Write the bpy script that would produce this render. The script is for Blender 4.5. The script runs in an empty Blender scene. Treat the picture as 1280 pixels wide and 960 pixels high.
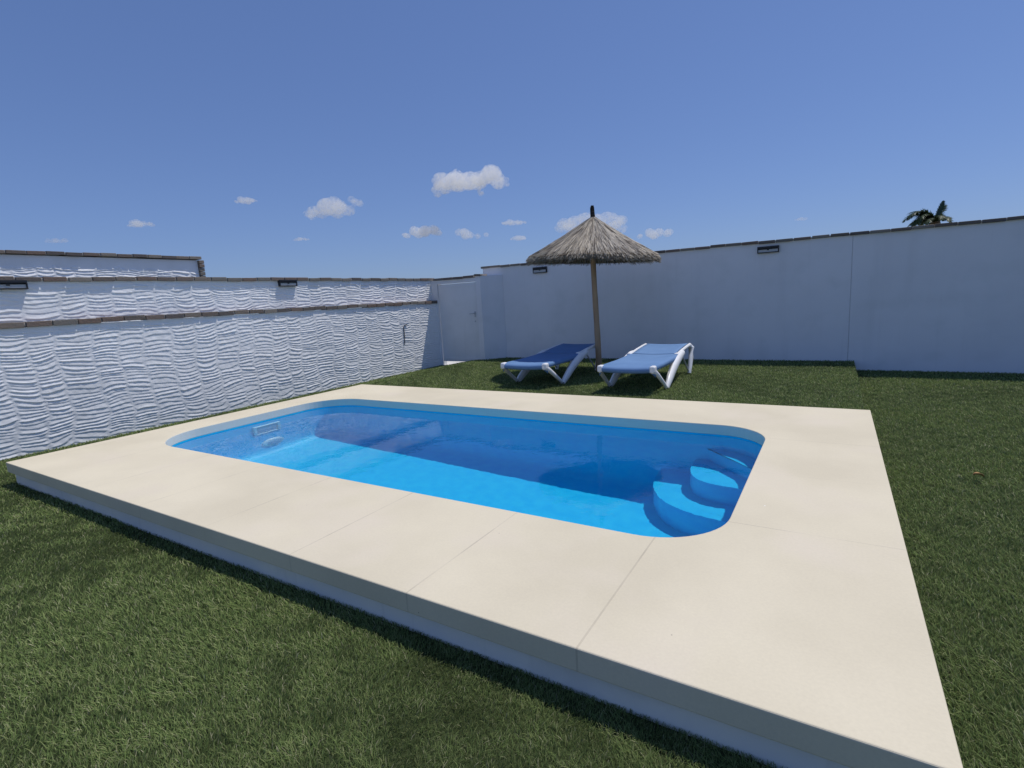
import bpy, bmesh, math, random
import numpy as np
from mathutils import Vector, Matrix

random.seed(7)
rng = np.random.default_rng(11)
S = 1.2                       # metres per survey unit
G0 = 1.165                    # eye height above the low lawn, survey units

def W(x, y, z):               # survey units (eye at the origin) -> metres (lawn at 0)
    return Vector((x * S, y * S, (z + G0) * S))

sc = bpy.context.scene
C = sc.collection

# ------------------------------------------------------------------ camera
F, YAW, PITCH, ROLL = 654.12, math.radians(-31.902), math.radians(-9.206), math.radians(-3.320)
fw = Vector((math.sin(YAW) * math.cos(PITCH), math.cos(YAW) * math.cos(PITCH), math.sin(PITCH)))
rt = Vector((math.cos(YAW), -math.sin(YAW), 0))
up = rt.cross(fw)
r2 = rt * math.cos(ROLL) + up * math.sin(ROLL)
u2 = -rt * math.sin(ROLL) + up * math.cos(ROLL)
cam = bpy.data.cameras.new('camera')
cam.sensor_width = 36
cam.lens = F / 1280 * 36
cam.clip_start = 0.05
cam.clip_end = 20000
co = bpy.data.objects.new('camera', cam)
C.objects.link(co)
m = Matrix((r2, u2, -fw)).transposed().to_4x4()
m.translation = W(0, 0, 0)
co.matrix_world = m
sc.camera = co

# ------------------------------------------------------------------ light
SUN = Vector((.235, .34, 1.0)).normalized()
world = bpy.data.worlds.new('World')
sc.world = world
world.use_nodes = True
nt = world.node_tree
sky = nt.nodes.new('ShaderNodeTexSky')
sky.sky_type = 'NISHITA'
sky.sun_disc = False
sky.sun_elevation = math.asin(SUN.z)
sky.sun_rotation = math.atan2(SUN.x, SUN.y)
sky.altitude = 150
sky.air_density = 1.0
sky.dust_density = 0.5
sky.ozone_density = 2.5
gm = nt.nodes.new('ShaderNodeGamma')          # flatter, bluer sky, as the phone rendered it
gm.inputs[1].default_value = .65
tn = nt.nodes.new('ShaderNodeMix')
tn.data_type = 'RGBA'
tn.blend_type = 'MULTIPLY'
tn.clamp_factor = False
tn.inputs[0].default_value = 1
tn.inputs[7].default_value = (.68, .875, 1.38, 1)
nt.links.new(sky.outputs[0], gm.inputs[0])
nt.links.new(gm.outputs[0], tn.inputs[6])
nt.links.new(tn.outputs[2], nt.nodes['Background'].inputs[0])
nt.nodes['Background'].inputs[1].default_value = 0.112
L = bpy.data.lights.new('sun', 'SUN')
L.energy = 2.72
L.angle = math.radians(0.53)
L.color = (1.0, 0.955, 0.89)
L.cycles.is_caustics_light = True
lo = bpy.data.objects.new('sun', L)
lo.rotation_euler = SUN.to_track_quat('Z', 'Y').to_euler()
lo.location = (0, 0, 30)
C.objects.link(lo)
vs = sc.view_settings
vs.view_transform = 'Standard'
vs.look = 'None'
vs.gamma = 1
vs.use_curve_mapping = False
vs.exposure = 0.2
sc.cycles.volume_bounces = 10
sc.cycles.max_bounces = 14
sc.cycles.transparent_max_bounces = 14

# ------------------------------------------------------------------ materials
def mat(name, col, rough=.8, spec=.5):
    m = bpy.data.materials.new(name)
    m.use_nodes = True
    b = m.node_tree.nodes['Principled BSDF']
    b.inputs['Base Color'].default_value = (*col, 1)
    b.inputs['Roughness'].default_value = rough
    b.inputs['Specular IOR Level'].default_value = spec
    return m

def N(m, t, **kw):
    n = m.node_tree.nodes.new(t)
    for k, v in kw.items():
        setattr(n, k, v)
    return n

def lk(m, a, b):
    m.node_tree.links.new(a, b)

def vary(m, col2, scale, lo=.35, hi=.65, detail=6, dist=0, stretch=None, bump=0, bscale=None, bdist=.01, col3=None, scale3=None):
    """mix the base colour with col2 by object-space noise, and bump it"""
    b = m.node_tree.nodes['Principled BSDF']
    tc = N(m, 'ShaderNodeTexCoord')
    mp = N(m, 'ShaderNodeMapping')
    if stretch: mp.inputs['Scale'].default_value = stretch
    lk(m, tc.outputs['Object'], mp.inputs[0])
    nz = N(m, 'ShaderNodeTexNoise')
    nz.inputs['Scale'].default_value = scale
    nz.inputs['Detail'].default_value = detail
    nz.inputs['Distortion'].default_value = dist
    lk(m, mp.outputs[0], nz.inputs['Vector'])
    mr = N(m, 'ShaderNodeMapRange')
    mr.inputs[1].default_value = lo
    mr.inputs[2].default_value = hi
    lk(m, nz.outputs[0], mr.inputs[0])
    mx = N(m, 'ShaderNodeMix', data_type='RGBA')
    mx.inputs[6].default_value = b.inputs['Base Color'].default_value
    mx.inputs[7].default_value = (*col2, 1)
    lk(m, mr.outputs[0], mx.inputs[0])
    out = mx.outputs[2]
    if col3:
        n3 = N(m, 'ShaderNodeTexNoise')
        n3.inputs['Scale'].default_value = scale3
        n3.inputs['Detail'].default_value = 8
        lk(m, mp.outputs[0], n3.inputs['Vector'])
        m3 = N(m, 'ShaderNodeMapRange')
        m3.inputs[1].default_value = .52
        m3.inputs[2].default_value = .75
        lk(m, n3.outputs[0], m3.inputs[0])
        x3 = N(m, 'ShaderNodeMix', data_type='RGBA')
        lk(m, out, x3.inputs[6])
        x3.inputs[7].default_value = (*col3, 1)
        lk(m, m3.outputs[0], x3.inputs[0])
        out = x3.outputs[2]
    lk(m, out, b.inputs['Base Color'])
    if bump:
        nb = N(m, 'ShaderNodeTexNoise')
        nb.inputs['Scale'].default_value = bscale or scale * 8
        nb.inputs['Detail'].default_value = 5
        lk(m, mp.outputs[0], nb.inputs['Vector'])
        bp = N(m, 'ShaderNodeBump')
        bp.inputs['Strength'].default_value = bump
        bp.inputs['Distance'].default_value = bdist
        lk(m, nb.outputs[0], bp.inputs['Height'])
        lk(m, bp.outputs[0], b.inputs['Normal'])
    return out

M = {}
M['plaster'] = mat('rough_white_plaster', (.93, .93, .93), .75, .3)
vary(M['plaster'], (.88, .88, .88), 2.5, bump=.25, bscale=60, bdist=.004)
M['smooth'] = mat('smooth_white_plaster', (.87, .87, .885), .8, .3)
vary(M['smooth'], (.81, .81, .83), .9, lo=.3, hi=.7, bump=.35, bscale=7, bdist=.006, col3=(.79, .80, .81), scale3=2.6)
M['door'] = mat('white_metal_door', (.84, .85, .86), .45)
vary(M['door'], (.78, .79, .80), 2, bump=.1, bscale=5, bdist=.004)
M['dark'] = mat('dark_gap', (.05, .055, .06), .7)
M['metal'] = mat('dull_steel', (.5, .51, .53), .4)
M['concrete'] = mat('pale_concrete', (.62, .60, .56), .9)
vary(M['concrete'], (.5, .48, .45), 3, bump=.2)
M['riser'] = mat('painted_riser', (.90, .86, .78), .8)
vary(M['riser'], (.80, .79, .76), 3, bump=.3, bscale=40, bdist=.003)
M['rim'] = mat('white_rim', (.86, .80, .70), .6)
M['frame'] = mat('white_resin', (.93, .93, .93), .35)
vary(M['frame'], (.87, .87, .86), 8)
M['foot'] = mat('grey_rubber', (.25, .22, .22), .7)
M['lampbody'] = mat('black_lamp_plastic', (.015, .017, .022), .45)
M['lampglass'] = mat('frosted_lamp_glass', (.45, .47, .48), .2)
M['palmtrunk'] = mat('palm_trunk', (.16, .12, .08), .95)
vary(M['palmtrunk'], (.08, .06, .04), 4, bump=.8, bscale=9, bdist=.05)
M['leaf'] = mat('dry_leaf', (.42, .26, .10), .8)
vary(M['leaf'], (.3, .16, .06), 30)

def stains(m, col, amount):
    """rain drips and dirt splash: narrow vertical streaks with their own outline"""
    b = m.node_tree.nodes['Principled BSDF']
    src = b.inputs['Base Color'].links[0].from_socket
    tc = N(m, 'ShaderNodeTexCoord')
    out = src
    for scl, lo_, hi_, am in (((2.2, 2.2, .22), .56, .80, amount), ((9, 9, .5), .60, .85, amount * .8), ((1.1, 1.1, 1.6), .55, .75, amount * .7)):
        mp = N(m, 'ShaderNodeMapping')
        mp.inputs['Scale'].default_value = scl
        lk(m, tc.outputs['Object'], mp.inputs[0])
        nz = N(m, 'ShaderNodeTexNoise')
        nz.inputs['Scale'].default_value = 1.6
        nz.inputs['Detail'].default_value = 7
        lk(m, mp.outputs[0], nz.inputs['Vector'])
        mr = N(m, 'ShaderNodeMapRange')
        mr.inputs[1].default_value = lo_
        mr.inputs[2].default_value = hi_
        mr.inputs[4].default_value = am
        lk(m, nz.outputs[0], mr.inputs[0])
        mx = N(m, 'ShaderNodeMix', data_type='RGBA')
        lk(m, mr.outputs[0], mx.inputs[0])
        lk(m, out, mx.inputs[6])
        mx.inputs[7].default_value = (*col, 1)
        out = mx.outputs[2]
    lk(m, out, b.inputs['Base Color'])
stains(M['smooth'], (.60, .60, .60), .22)
stains(M['riser'], (.45, .43, .40), .6)
stains(M['plaster'], (.66, .67, .66), .3)
stains(M['door'], (.55, .55, .54), .3)

def attr_mat(name, rough=.7, spec=.3, trans=0, bump=0, bscale=40):
    m = mat(name, (.5, .5, .5), rough, spec)
    b = m.node_tree.nodes['Principled BSDF']
    a = N(m, 'ShaderNodeAttribute', attribute_name='tone')
    lk(m, a.outputs['Color'], b.inputs['Base Color'])
    if trans:
        t = N(m, 'ShaderNodeBsdfTranslucent')
        lk(m, a.outputs['Color'], t.inputs[0])
        x = N(m, 'ShaderNodeMixShader')
        x.inputs[0].default_value = trans
        lk(m, b.outputs[0], x.inputs[1])
        lk(m, t.outputs[0], x.inputs[2])
        lk(m, x.outputs[0], m.node_tree.nodes['Material Output'].inputs[0])
    if bump:
        tc = N(m, 'ShaderNodeTexCoord')
        nb = N(m, 'ShaderNodeTexNoise')
        nb.inputs['Scale'].default_value = bscale
        nb.inputs['Detail'].default_value = 6
        lk(m, tc.outputs['Object'], nb.inputs['Vector'])
        bp = N(m, 'ShaderNodeBump')
        bp.inputs['Strength'].default_value = bump
        bp.inputs['Distance'].default_value = .008
        lk(m, nb.outputs[0], bp.inputs['Height'])
        lk(m, bp.outputs[0], b.inputs['Normal'])
    return m
M['brick'] = attr_mat('weathered_brick', .9, .2, bump=.6)
M['blade'] = attr_mat('turf_blade', .75, .12, .3)
M['straw'] = attr_mat('heather_thatch', .9, .1, .34)
M['frond'] = attr_mat('palm_frond', .5, .4, .2)

# bamboo/eucalyptus pole
M['pole'] = mat('peeled_pole', (.50, .35, .21), .7)
vary(M['pole'], (.34, .22, .13), 6, stretch=(3, 3, .35), bump=.4, bscale=25, bdist=.004, col3=(.42, .30, .18), scale3=10)

# sling fabric: fine weave
M['sling'] = mat('blue_mesh_fabric', (.125, .235, .43), .75, .25)
vary(M['sling'], (.15, .27, .48), 3, bump=.3, bscale=300, bdist=.001)

# soil / turf backing
M['backing'] = mat('turf_backing', (.035, .05, .018), .95, .1)
vary(M['backing'], (.055, .07, .028), 60, bump=.8, bscale=150, bdist=.01)

# pool shell
M['shell'] = mat('blue_fibreglass', (.008, .60, .94), .4, .3)
vary(M['shell'], (.02, .67, .96), 9, bump=.05, bscale=20, bdist=.003)  # mottled tone painted in for the faint rippling sunlight on the floor
M['fitting'] = mat('white_pool_plastic', (.62, .80, .86), .4)
M['fitdark'] = mat('pool_fitting_mouth', (.25, .50, .66), .6)

# deck: cast stone slabs with faint joints
def deck_material():
    m = mat('cream_cast_stone', (.73, .655, .49), .85, .2)
    b = m.node_tree.nodes['Principled BSDF']
    col = vary(m, (.65, .58, .43), 1.3, lo=.35, hi=.65, bump=.25, bscale=120, bdist=.002, col3=(.71, .63, .49), scale3=1.9)
    tc = N(m, 'ShaderNodeTexCoord')
    sp = N(m, 'ShaderNodeSeparateXYZ')
    # wobble a little
    lk(m, tc.outputs['Object'], sp.inputs[0])
    def math_(op, a, bb=None, c=None):
        n = N(m, 'ShaderNodeMath', operation=op)
        for i, v in enumerate((a, bb, c)):
            if v is None: continue
            if isinstance(v, (int, float)): n.inputs[i].default_value = v
            else: lk(m, v, n.inputs[i])
        return n.outputs[0]
    def near_multiple(v, off, step, half):
        a = math_('SUBTRACT', v, off)
        a = math_('DIVIDE', a, step)
        a = math_('ADD', a, .5)
        fr = math_('FRACT', a)
        d = math_('ABSOLUTE', math_('SUBTRACT', fr, .5))
        return math_('LESS_THAN', math_('MULTIPLY', d, step), half)
    X, Y = sp.outputs[0], sp.outputs[1]
    jx = math_('MULTIPLY', near_multiple(X, -.60 * S, .655 * S, .004), math_('LESS_THAN', X, -.4 * S))
    jy = near_multiple(Y, 2.28 * S, .715 * S, .0025)
    # joints across the long sides only outside the pool's width, and the other way round
    side = math_('GREATER_THAN', X, -.36 * S)
    side2 = math_('LESS_THAN', X, -4.93 * S)
    iny = math_('MULTIPLY', math_('GREATER_THAN', Y, 1.95 * S), math_('LESS_THAN', Y, 4.0 * S))
    sides = math_('MAXIMUM', side, side2)
    jyy = math_('MULTIPLY', jy, math_('MULTIPLY', sides, iny))
    jxx = math_('MULTIPLY', jx, math_('LESS_THAN', Y, 2.05 * S))
    j = math_('MAXIMUM', jxx, jyy)
    nz = N(m, 'ShaderNodeTexNoise')
    nz.inputs['Scale'].default_value = 2.5
    nz.inputs['Detail'].default_value = 4
    lk(m, tc.outputs['Object'], nz.inputs['Vector'])
    k = N(m, 'ShaderNodeMapRange')
    k.inputs[1].default_value = .42
    k.inputs[2].default_value = .62
    k.inputs[3].default_value = .12
    k.inputs[4].default_value = .52
    lk(m, nz.outputs[0], k.inputs[0])
    fac = math_('MULTIPLY', j, k.outputs[0])
    mx = N(m, 'ShaderNodeMix', data_type='RGBA')
    lk(m, col, mx.inputs[6])
    mx.inputs[7].default_value = (.38, .33, .25, 1)
    lk(m, fac, mx.inputs[0])
    # fine grain and a few pale and dark specks
    g = N(m, 'ShaderNodeTexNoise')
    g.inputs['Scale'].default_value = 90
    g.inputs['Detail'].default_value = 3
    lk(m, tc.outputs['Object'], g.inputs['Vector'])
    gr = N(m, 'ShaderNodeMapRange')
    gr.inputs[1].default_value = .3
    gr.inputs[2].default_value = .7
    gr.inputs[3].default_value = .975
    gr.inputs[4].default_value = 1.025
    lk(m, g.outputs[0], gr.inputs[0])
    mg = N(m, 'ShaderNodeMix', data_type='RGBA', blend_type='MULTIPLY')
    mg.inputs[0].default_value = 1
    lk(m, mx.outputs[2], mg.inputs[6])
    cb = N(m, 'ShaderNodeCombineColor')
    for i in range(3): lk(m, gr.outputs[0], cb.inputs[i])
    lk(m, cb.outputs[0], mg.inputs[7])
    out = mg.outputs[2]
    for sc_, thr, colr, seed in ((5.5, .028, (.9, .88, .84), 3), (9, .02, (.22, .19, .15), 21)):
        v = N(m, 'ShaderNodeTexVoronoi')
        v.inputs['Scale'].default_value = sc_
        mp = N(m, 'ShaderNodeMapping')
        mp.inputs['Location'].default_value = (seed, seed * .7, 0)
        lk(m, tc.outputs['Object'], mp.inputs[0])
        lk(m, mp.outputs[0], v.inputs['Vector'])
        hit = math_('LESS_THAN', v.outputs['Distance'], thr)
        sel = N(m, 'ShaderNodeSeparateColor')
        lk(m, v.outputs['Color'], sel.inputs[0])
        rare = math_('GREATER_THAN', sel.outputs[0], .88)
        f2 = math_('MULTIPLY', hit, rare)
        mm = N(m, 'ShaderNodeMix', data_type='RGBA')
        lk(m, f2, mm.inputs[0])
        lk(m, out, mm.inputs[6])
        mm.inputs[7].default_value = (*colr, 1)
        out = mm.outputs[2]
    lk(m, out, b.inputs['Base Color'])
    return m
M['deck'] = deck_material()

def water_material():
    m = bpy.data.materials.new('pool_water')
    m.use_nodes = True
    t = m.node_tree
    t.nodes.clear()
    g = t.nodes.new('ShaderNodeBsdfGlass')
    g.inputs['Color'].default_value = (.93, .985, 1, 1)
    g.inputs['Roughness'].default_value = 0
    g.inputs['IOR'].default_value = 1.333
    out = t.nodes.new('ShaderNodeOutputMaterial')
    t.links.new(g.outputs[0], out.inputs[0])
    tc = t.nodes.new('ShaderNodeTexCoord')
    nz = t.nodes.new('ShaderNodeTexNoise')
    nz.inputs['Scale'].default_value = 6.5
    nz.inputs['Detail'].default_value = 3
    nz.inputs['Roughness'].default_value = .55
    t.links.new(tc.outputs['Object'], nz.inputs['Vector'])
    bp = t.nodes.new('ShaderNodeBump')
    bp.inputs['Strength'].default_value = .1
    bp.inputs['Distance'].default_value = .012
    t.links.new(nz.outputs[0], bp.inputs['Height'])
    t.links.new(bp.outputs[0], g.inputs['Normal'])
    return m
M['water'] = water_material()

# ------------------------------------------------------------------ object helpers
def link(name, verts, faces, m, parent=None, smooth=False, tones=None, mats=None, mi=None):
    me = bpy.data.meshes.new(name)
    me.from_pydata([tuple(v) for v in verts], [], faces)
    for mm in (mats or [m]): me.materials.append(mm)
    if mi is not None:
        me.polygons.foreach_set('material_index', mi)
    if smooth:
        me.polygons.foreach_set('use_smooth', [True] * len(me.polygons))
    if tones is not None:
        ca = me.color_attributes.new('tone', 'FLOAT_COLOR', 'POINT')
        ca.data.foreach_set('color', np.c_[np.array(tones), np.ones(len(tones))].astype(np.float32).ravel())
    me.update()
    o = bpy.data.objects.new(name, me)
    C.objects.link(o)
    if parent: 
        o.parent = parent
        o.matrix_parent_inverse = parent.matrix_world.inverted() if False else Matrix.Identity(4)
    return o

def tag(o, label=None, cat=None, group=None, kind=None):
    if label: o['label'] = label
    if cat: o['category'] = cat
    if group: o['group'] = group
    if kind: o['kind'] = kind
    return o

def empty(name, loc, label, cat, group=None, rz=0):
    o = bpy.data.objects.new(name, None)
    o.empty_display_size = .2
    o.location = loc
    o.rotation_euler = (0, 0, rz)
    C.objects.link(o)
    return tag(o, label, cat, group)

class MB:
    """collects shapes; vertices may be given in any space, offset by origin"""
    def __init__(s, org=(0, 0, 0)):
        s.v, s.f, s.t = [], [], []
        s.o = Vector(org)
        s.tone = (.5, .5, .5)
    def add(s, vs, fs):
        n = len(s.v)
        for v in vs:
            s.v.append(Vector(v) - s.o)
            s.t.append(s.tone)
        for f in fs: s.f.append([i + n for i in f])
    def box(s, a, b, R=None, c=None):
        p = [(x, y, z) for x in (a[0], b[0]) for y in (a[1], b[1]) for z in (a[2], b[2])]
        if R is not None:
            c = Vector(c)
            p = [R @ (Vector(q) - c) + c for q in p]
        s.add(p, [(0, 1, 3, 2), (4, 6, 7, 5), (0, 4, 5, 1), (2, 3, 7, 6), (0, 2, 6, 4), (1, 5, 7, 3)])
    def tube(s, pts, rads, n=10, cap=True):
        pts = [Vector(p) for p in pts]
        rings = []
        for i, p in enumerate(pts):
            d = (pts[min(i + 1, len(pts) - 1)] - pts[max(i - 1, 0)]).normalized()
            a = d.cross(Vector((0, 0, 1)) if abs(d.z) < .9 else Vector((1, 0, 0))).normalized()
            b = d.cross(a)
            r = rads[i] if isinstance(rads, (list, tuple)) else rads
            ra, rb = r if isinstance(r, tuple) else (r, r)
            rings.append([p + a * ra * math.cos(2 * math.pi * k / n) + b * rb * math.sin(2 * math.pi * k / n) for k in range(n)])
        fs = []
        for i in range(len(pts) - 1):
            for k in range(n):
                fs.append((i * n + k, i * n + (k + 1) % n, (i + 1) * n + (k + 1) % n, (i + 1) * n + k))
        if cap:
            fs.append(tuple(range(n))[::-1])
            fs.append(tuple((len(pts) - 1) * n + k for k in range(n)))
        s.add([v for r in rings for v in r], fs)
    def build(s, name, m, parent=None, smooth=False, tones=False, bevel=0, seg=2):
        o = link(name, s.v, s.f, m, parent, smooth, s.t if tones else None)
        bm = bmesh.new()
        bm.from_mesh(o.data)
        bmesh.ops.recalc_face_normals(bm, faces=bm.faces)
        bm.to_mesh(o.data)
        bm.free()
        if bevel:
            b = o.modifiers.new('bevel', 'BEVEL')
            b.width = bevel
            b.segments = seg
            b.limit_method = 'ANGLE'
            b.angle_limit = math.radians(40)
        if smooth:
            o.data.set_sharp_from_angle(angle=math.radians(45))
        return o

def WT(x, y, z): return tuple(W(x, y, z))

def sm(a, b, x):
    t = np.clip((x - a) / (b - a), 0, 1)
    return t * t * (3 - 2 * t)

# ------------------------------------------------------------------ ground
DX0, DX1, DY0, DY1 = -5.322, 0.258, 1.23, 4.783     # deck outline
LX, GY, RY = -6.39, 7.75, 8.10                      # wall faces
SEAM = .235

def gh(x, y):
    """lawn height in survey units (eye = 0)"""
    x = np.asarray(x, float); y = np.asarray(y, float)
    up_ = sm(-6.35, -5.35, x) * sm(4.2, 5.6, y + .9 * sm(-5.5, -5.0, x))
    up_ = np.where(x > SEAM, 0, up_)
    h = -G0 + .118 * up_
    return h + .004 * np.sin(x * 2.1 + 1) * np.cos(y * 1.7)

def make_ground():
    xs = sorted(set([round(v, 4) for v in np.arange(-6.6, 7.01, .2)] + [DX0 + .1, DX1 - .1, SEAM - .002, SEAM + .002]))
    ys = sorted(set([round(v, 4) for v in np.arange(-4.0, 8.21, .2)] + [DY0 + .1, DY1 - .1]))
    verts, idx = [], {}
    for i, x in enumerate(xs):
        for j, y in enumerate(ys):
            idx[i, j] = len(verts)
            verts.append(W(x, y, float(gh(x, y)) - .012))
    faces = []
    for i in range(len(xs) - 1):
        for j in range(len(ys) - 1):
            cx, cy = (xs[i] + xs[i + 1]) / 2, (ys[j] + ys[j + 1]) / 2
            if DX0 + .1 < cx < DX1 - .1 and DY0 + .1 < cy < DY1 - .1: continue
            faces.append((idx[i, j], idx[i + 1, j], idx[i + 1, j + 1], idx[i, j + 1]))
    o = link('lawn_ground', verts, faces, M['backing'])
    tag(o, 'dark green backing of the artificial lawn around the pool', 'ground', kind='structure')
    # countryside out to the horizon, all round the plot
    m = mat('dry_field', (.20, .17, .09), .95)
    vary(m, (.12, .13, .06), .01)
    a = (xs[0] * S, xs[-1] * S, ys[0] * S, ys[-1] * S)
    b = (-6000, 6000, -6000, 6000)
    z = -.05
    v = [(a[0], a[2], z), (a[1], a[2], z), (a[1], a[3], z), (a[0], a[3], z), (b[0], b[2], z - 4), (b[1], b[2], z - 4), (b[1], b[3], z - 4), (b[0], b[3], z - 4)]
    o = link('surrounding_ground', v, [(4, 5, 1, 0), (5, 6, 2, 1), (6, 7, 3, 2), (7, 4, 0, 3)], m)
    tag(o, 'dry ground outside the garden walls', 'ground', kind='structure')
make_ground()

# pale concrete path outside the gate
mb = MB()
mb.box(WT(-8.6, RY + .25, -G0 - .03), WT(6, RY + 2.2, -G0 - .005))
mb.box(WT(-7.4, GY + .03, -G0 - .03), WT(-5.0, RY + .25, -G0 - .006))
tag(mb.build('pavement', M['concrete']), 'sunlit pale concrete path outside the gate', 'path', kind='structure')

# ------------------------------------------------------------------ pool
PX0, PX1, PY0, PY1, PR = -4.93, -.362, 2.00, 3.975, .33
PRL, PRL2 = .43, .47   # the left-hand corners are rounder
def outline(inset, n=10, x0=PX0, x1=PX1, y0=PY0, y1=PY1, r=PR):
    x0 += inset; x1 -= inset; y0 += inset; y1 -= inset; r = max(r - inset, .02)
    q, q2 = max(PRL - inset, .02), max(PRL2 - inset, .02)
    pts = []
    for cx, cy, a0, r in ((x1 - r, y1 - r, 0, r), (x0 + q, y1 - q, 90, q), (x0 + q2, y0 + q2, 180, q2), (x1 - r, y0 + r, 270, r)):
        for k in range(n + 1):
            a = math.radians(a0 + 90 * k / n)
            pts.append((cx + r * math.cos(a), cy + r * math.sin(a)))
    return pts

ZS = -1.078        # underside of slab
ZW = -1.084        # water level
ZF = -2.24         # pool floor

# deck slab: ring between the outer rectangle and the pool opening
def make_deck():
    bm = bmesh.new()
    inner = outline(0, 14)
    outer = [(DX0, DY0), (DX1, DY0), (DX1, DY1), (DX0, DY1)]
    def loop(pts, z):
        vs_ = [bm.verts.new(W(x, y, z)) for x, y in pts]
        es = [bm.edges.new((vs_[i], vs_[(i + 1) % len(vs_)])) for i in range(len(vs_))]
        return vs_, es
    ti, tie = loop(inner, -1)
    to, toe = loop(outer, -1)
    bi, bie = loop(inner, ZS)
    bo, boe = loop(outer, ZS)
    bmesh.ops.triangle_fill(bm, use_beauty=True, edges=tie + toe)
    bmesh.ops.triangle_fill(bm, use_beauty=True, edges=bie + boe)
    rimf = []
    for a, b in ((ti, bi), (to, bo)):
        for i in range(len(a)):
            k = (i + 1) % len(a)
            f = bm.faces.new((a[i], a[k], b[k], b[i]))
            if a is ti: rimf.append(f)
    bmesh.ops.recalc_face_normals(bm, faces=bm.faces)
    for f in rimf: f.material_index = 1
    me = bpy.data.meshes.new('pool_deck')
    bm.to_mesh(me)
    bm.free()
    me.materials.append(M['deck'])
    me.materials.append(M['rim'])
    o = bpy.data.objects.new('pool_deck', me)
    C.objects.link(o)
    bv = o.modifiers.new('bevel', 'BEVEL')
    bv.width = .007
    bv.segments = 3
    bv.limit_method = 'ANGLE'
    bv.angle_limit = math.radians(50)
    tag(o, 'cream stone deck framing the swimming pool', 'deck', kind='structure')
    # riser wall below the slab, set in
    mb = MB()
    e, t = .032, .1
    x0, x1, y0, y1 = DX0 + e, DX1 - e, DY0 + e, DY1 - e
    zb = -G0 - .08
    mb.box(WT(x0, y0, zb), WT(x1, y0 + t, ZS))
    mb.box(WT(x0, y1 - t, zb), WT(x1, y1, ZS))
    mb.box(WT(x0, y0 + t, zb), WT(x0 + t, y1 - t, ZS))
    mb.box(WT(x1 - t, y0 + t, zb), WT(x1, y1 - t, ZS))
    mb.build('riser', M['riser'], o)
    return o
make_deck()

pool_org = W((PX0 + PX1) / 2, (PY0 + PY1) / 2, ZF)
pool = empty('swimming_pool', pool_org, 'blue moulded swimming pool with corner steps sunk into the cream deck', 'swimming pool')
def receiver(o):
    o.cycles.is_caustics_receiver = True
    return o
def make_shell():
    prof = [(ZS + .0015, 0), (-1.12, .002), (-1.3, .010), (-1.9, .045), (-2.05, .060), (-2.14, .075), (-2.195, .10), (-2.225, .14), (ZF, .20), (ZF, .22)]
    v, f = [], []
    n = None
    for z, ins in prof:
        o_ = outline(ins, 14)
        n = len(o_)
        v += [W(x, y, z) - pool_org for x, y in o_]
    for r in range(len(prof) - 1):
        for i in range(n):
            k = (i + 1) % n
            f.append((r * n + i, (r + 1) * n + i, (r + 1) * n + k, r * n + k))
    f.append(tuple((len(prof) - 1) * n + i for i in range(n)))
    o = receiver(link('shell', v, f, M['shell'], pool, smooth=True))
    o.data.polygons[-1].use_smooth = False
make_shell()

def poly_smooth(pts, n=6):
    """Catmull-Rom through pts"""
    P = [Vector((*p, 0)) for p in pts]
    P = [2 * P[0] - P[1]] + P + [2 * P[-1] - P[-2]]
    out = []
    for i in range(1, len(P) - 2):
        for k in range(n):
            t = k / n
            a, b, c, d = P[i - 1], P[i], P[i + 1], P[i + 2]
            q = .5 * ((2 * b) + (c - a) * t + (2 * a - 5 * b + 4 * c - d) * t * t + (3 * b - a - 3 * c + d) * t ** 3)
            out.append((q.x, q.y))
    out.append(pts[-1])
    return out

def step(front, z, zb):
    # front edge from the far wall round to the right-hand wall, closed through the corner
    fr = poly_smooth(front)
    poly = fr + [(PX1 + .0, front[-1][1]), (PX1 + .0, PY1 + .0), (front[0][0], PY1 + .0)]
    n = len(poly)
    v = [W(x, y, z) - pool_org for x, y in poly] + [W(x, y, zb) - pool_org for x, y in poly]
    f = [tuple(range(n)), tuple(range(2 * n - 1, n - 1, -1))]
    for i in range(n):
        k = (i + 1) % n
        f.append((i, i + n, k + n, k))
    mb = MB()
    mb.add(v, f)
    o = mb.build('step', M['shell'], pool, smooth=True, bevel=.02, seg=3)
    return receiver(o)
step([(-1.115, 3.99), (-1.115, 3.79), (-1.098, 3.65), (-1.043, 3.512), (-.955, 3.40), (-.823, 3.322), (-.70, 3.285), (-.58, 3.265), (-.36, 3.255)], -1.94, ZF - .02)
step([(-.855, 3.99), (-.858, 3.80), (-.84, 3.68), (-.794, 3.586), (-.714, 3.523), (-.62, 3.498), (-.50, 3.49), (-.36, 3.485)], -1.66, -1.96)
step([(-.80, 3.99), (-.716, 3.895), (-.639, 3.823), (-.543, 3.728), (-.448, 3.635), (-.36, 3.55)], -1.42, -1.68)

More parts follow.
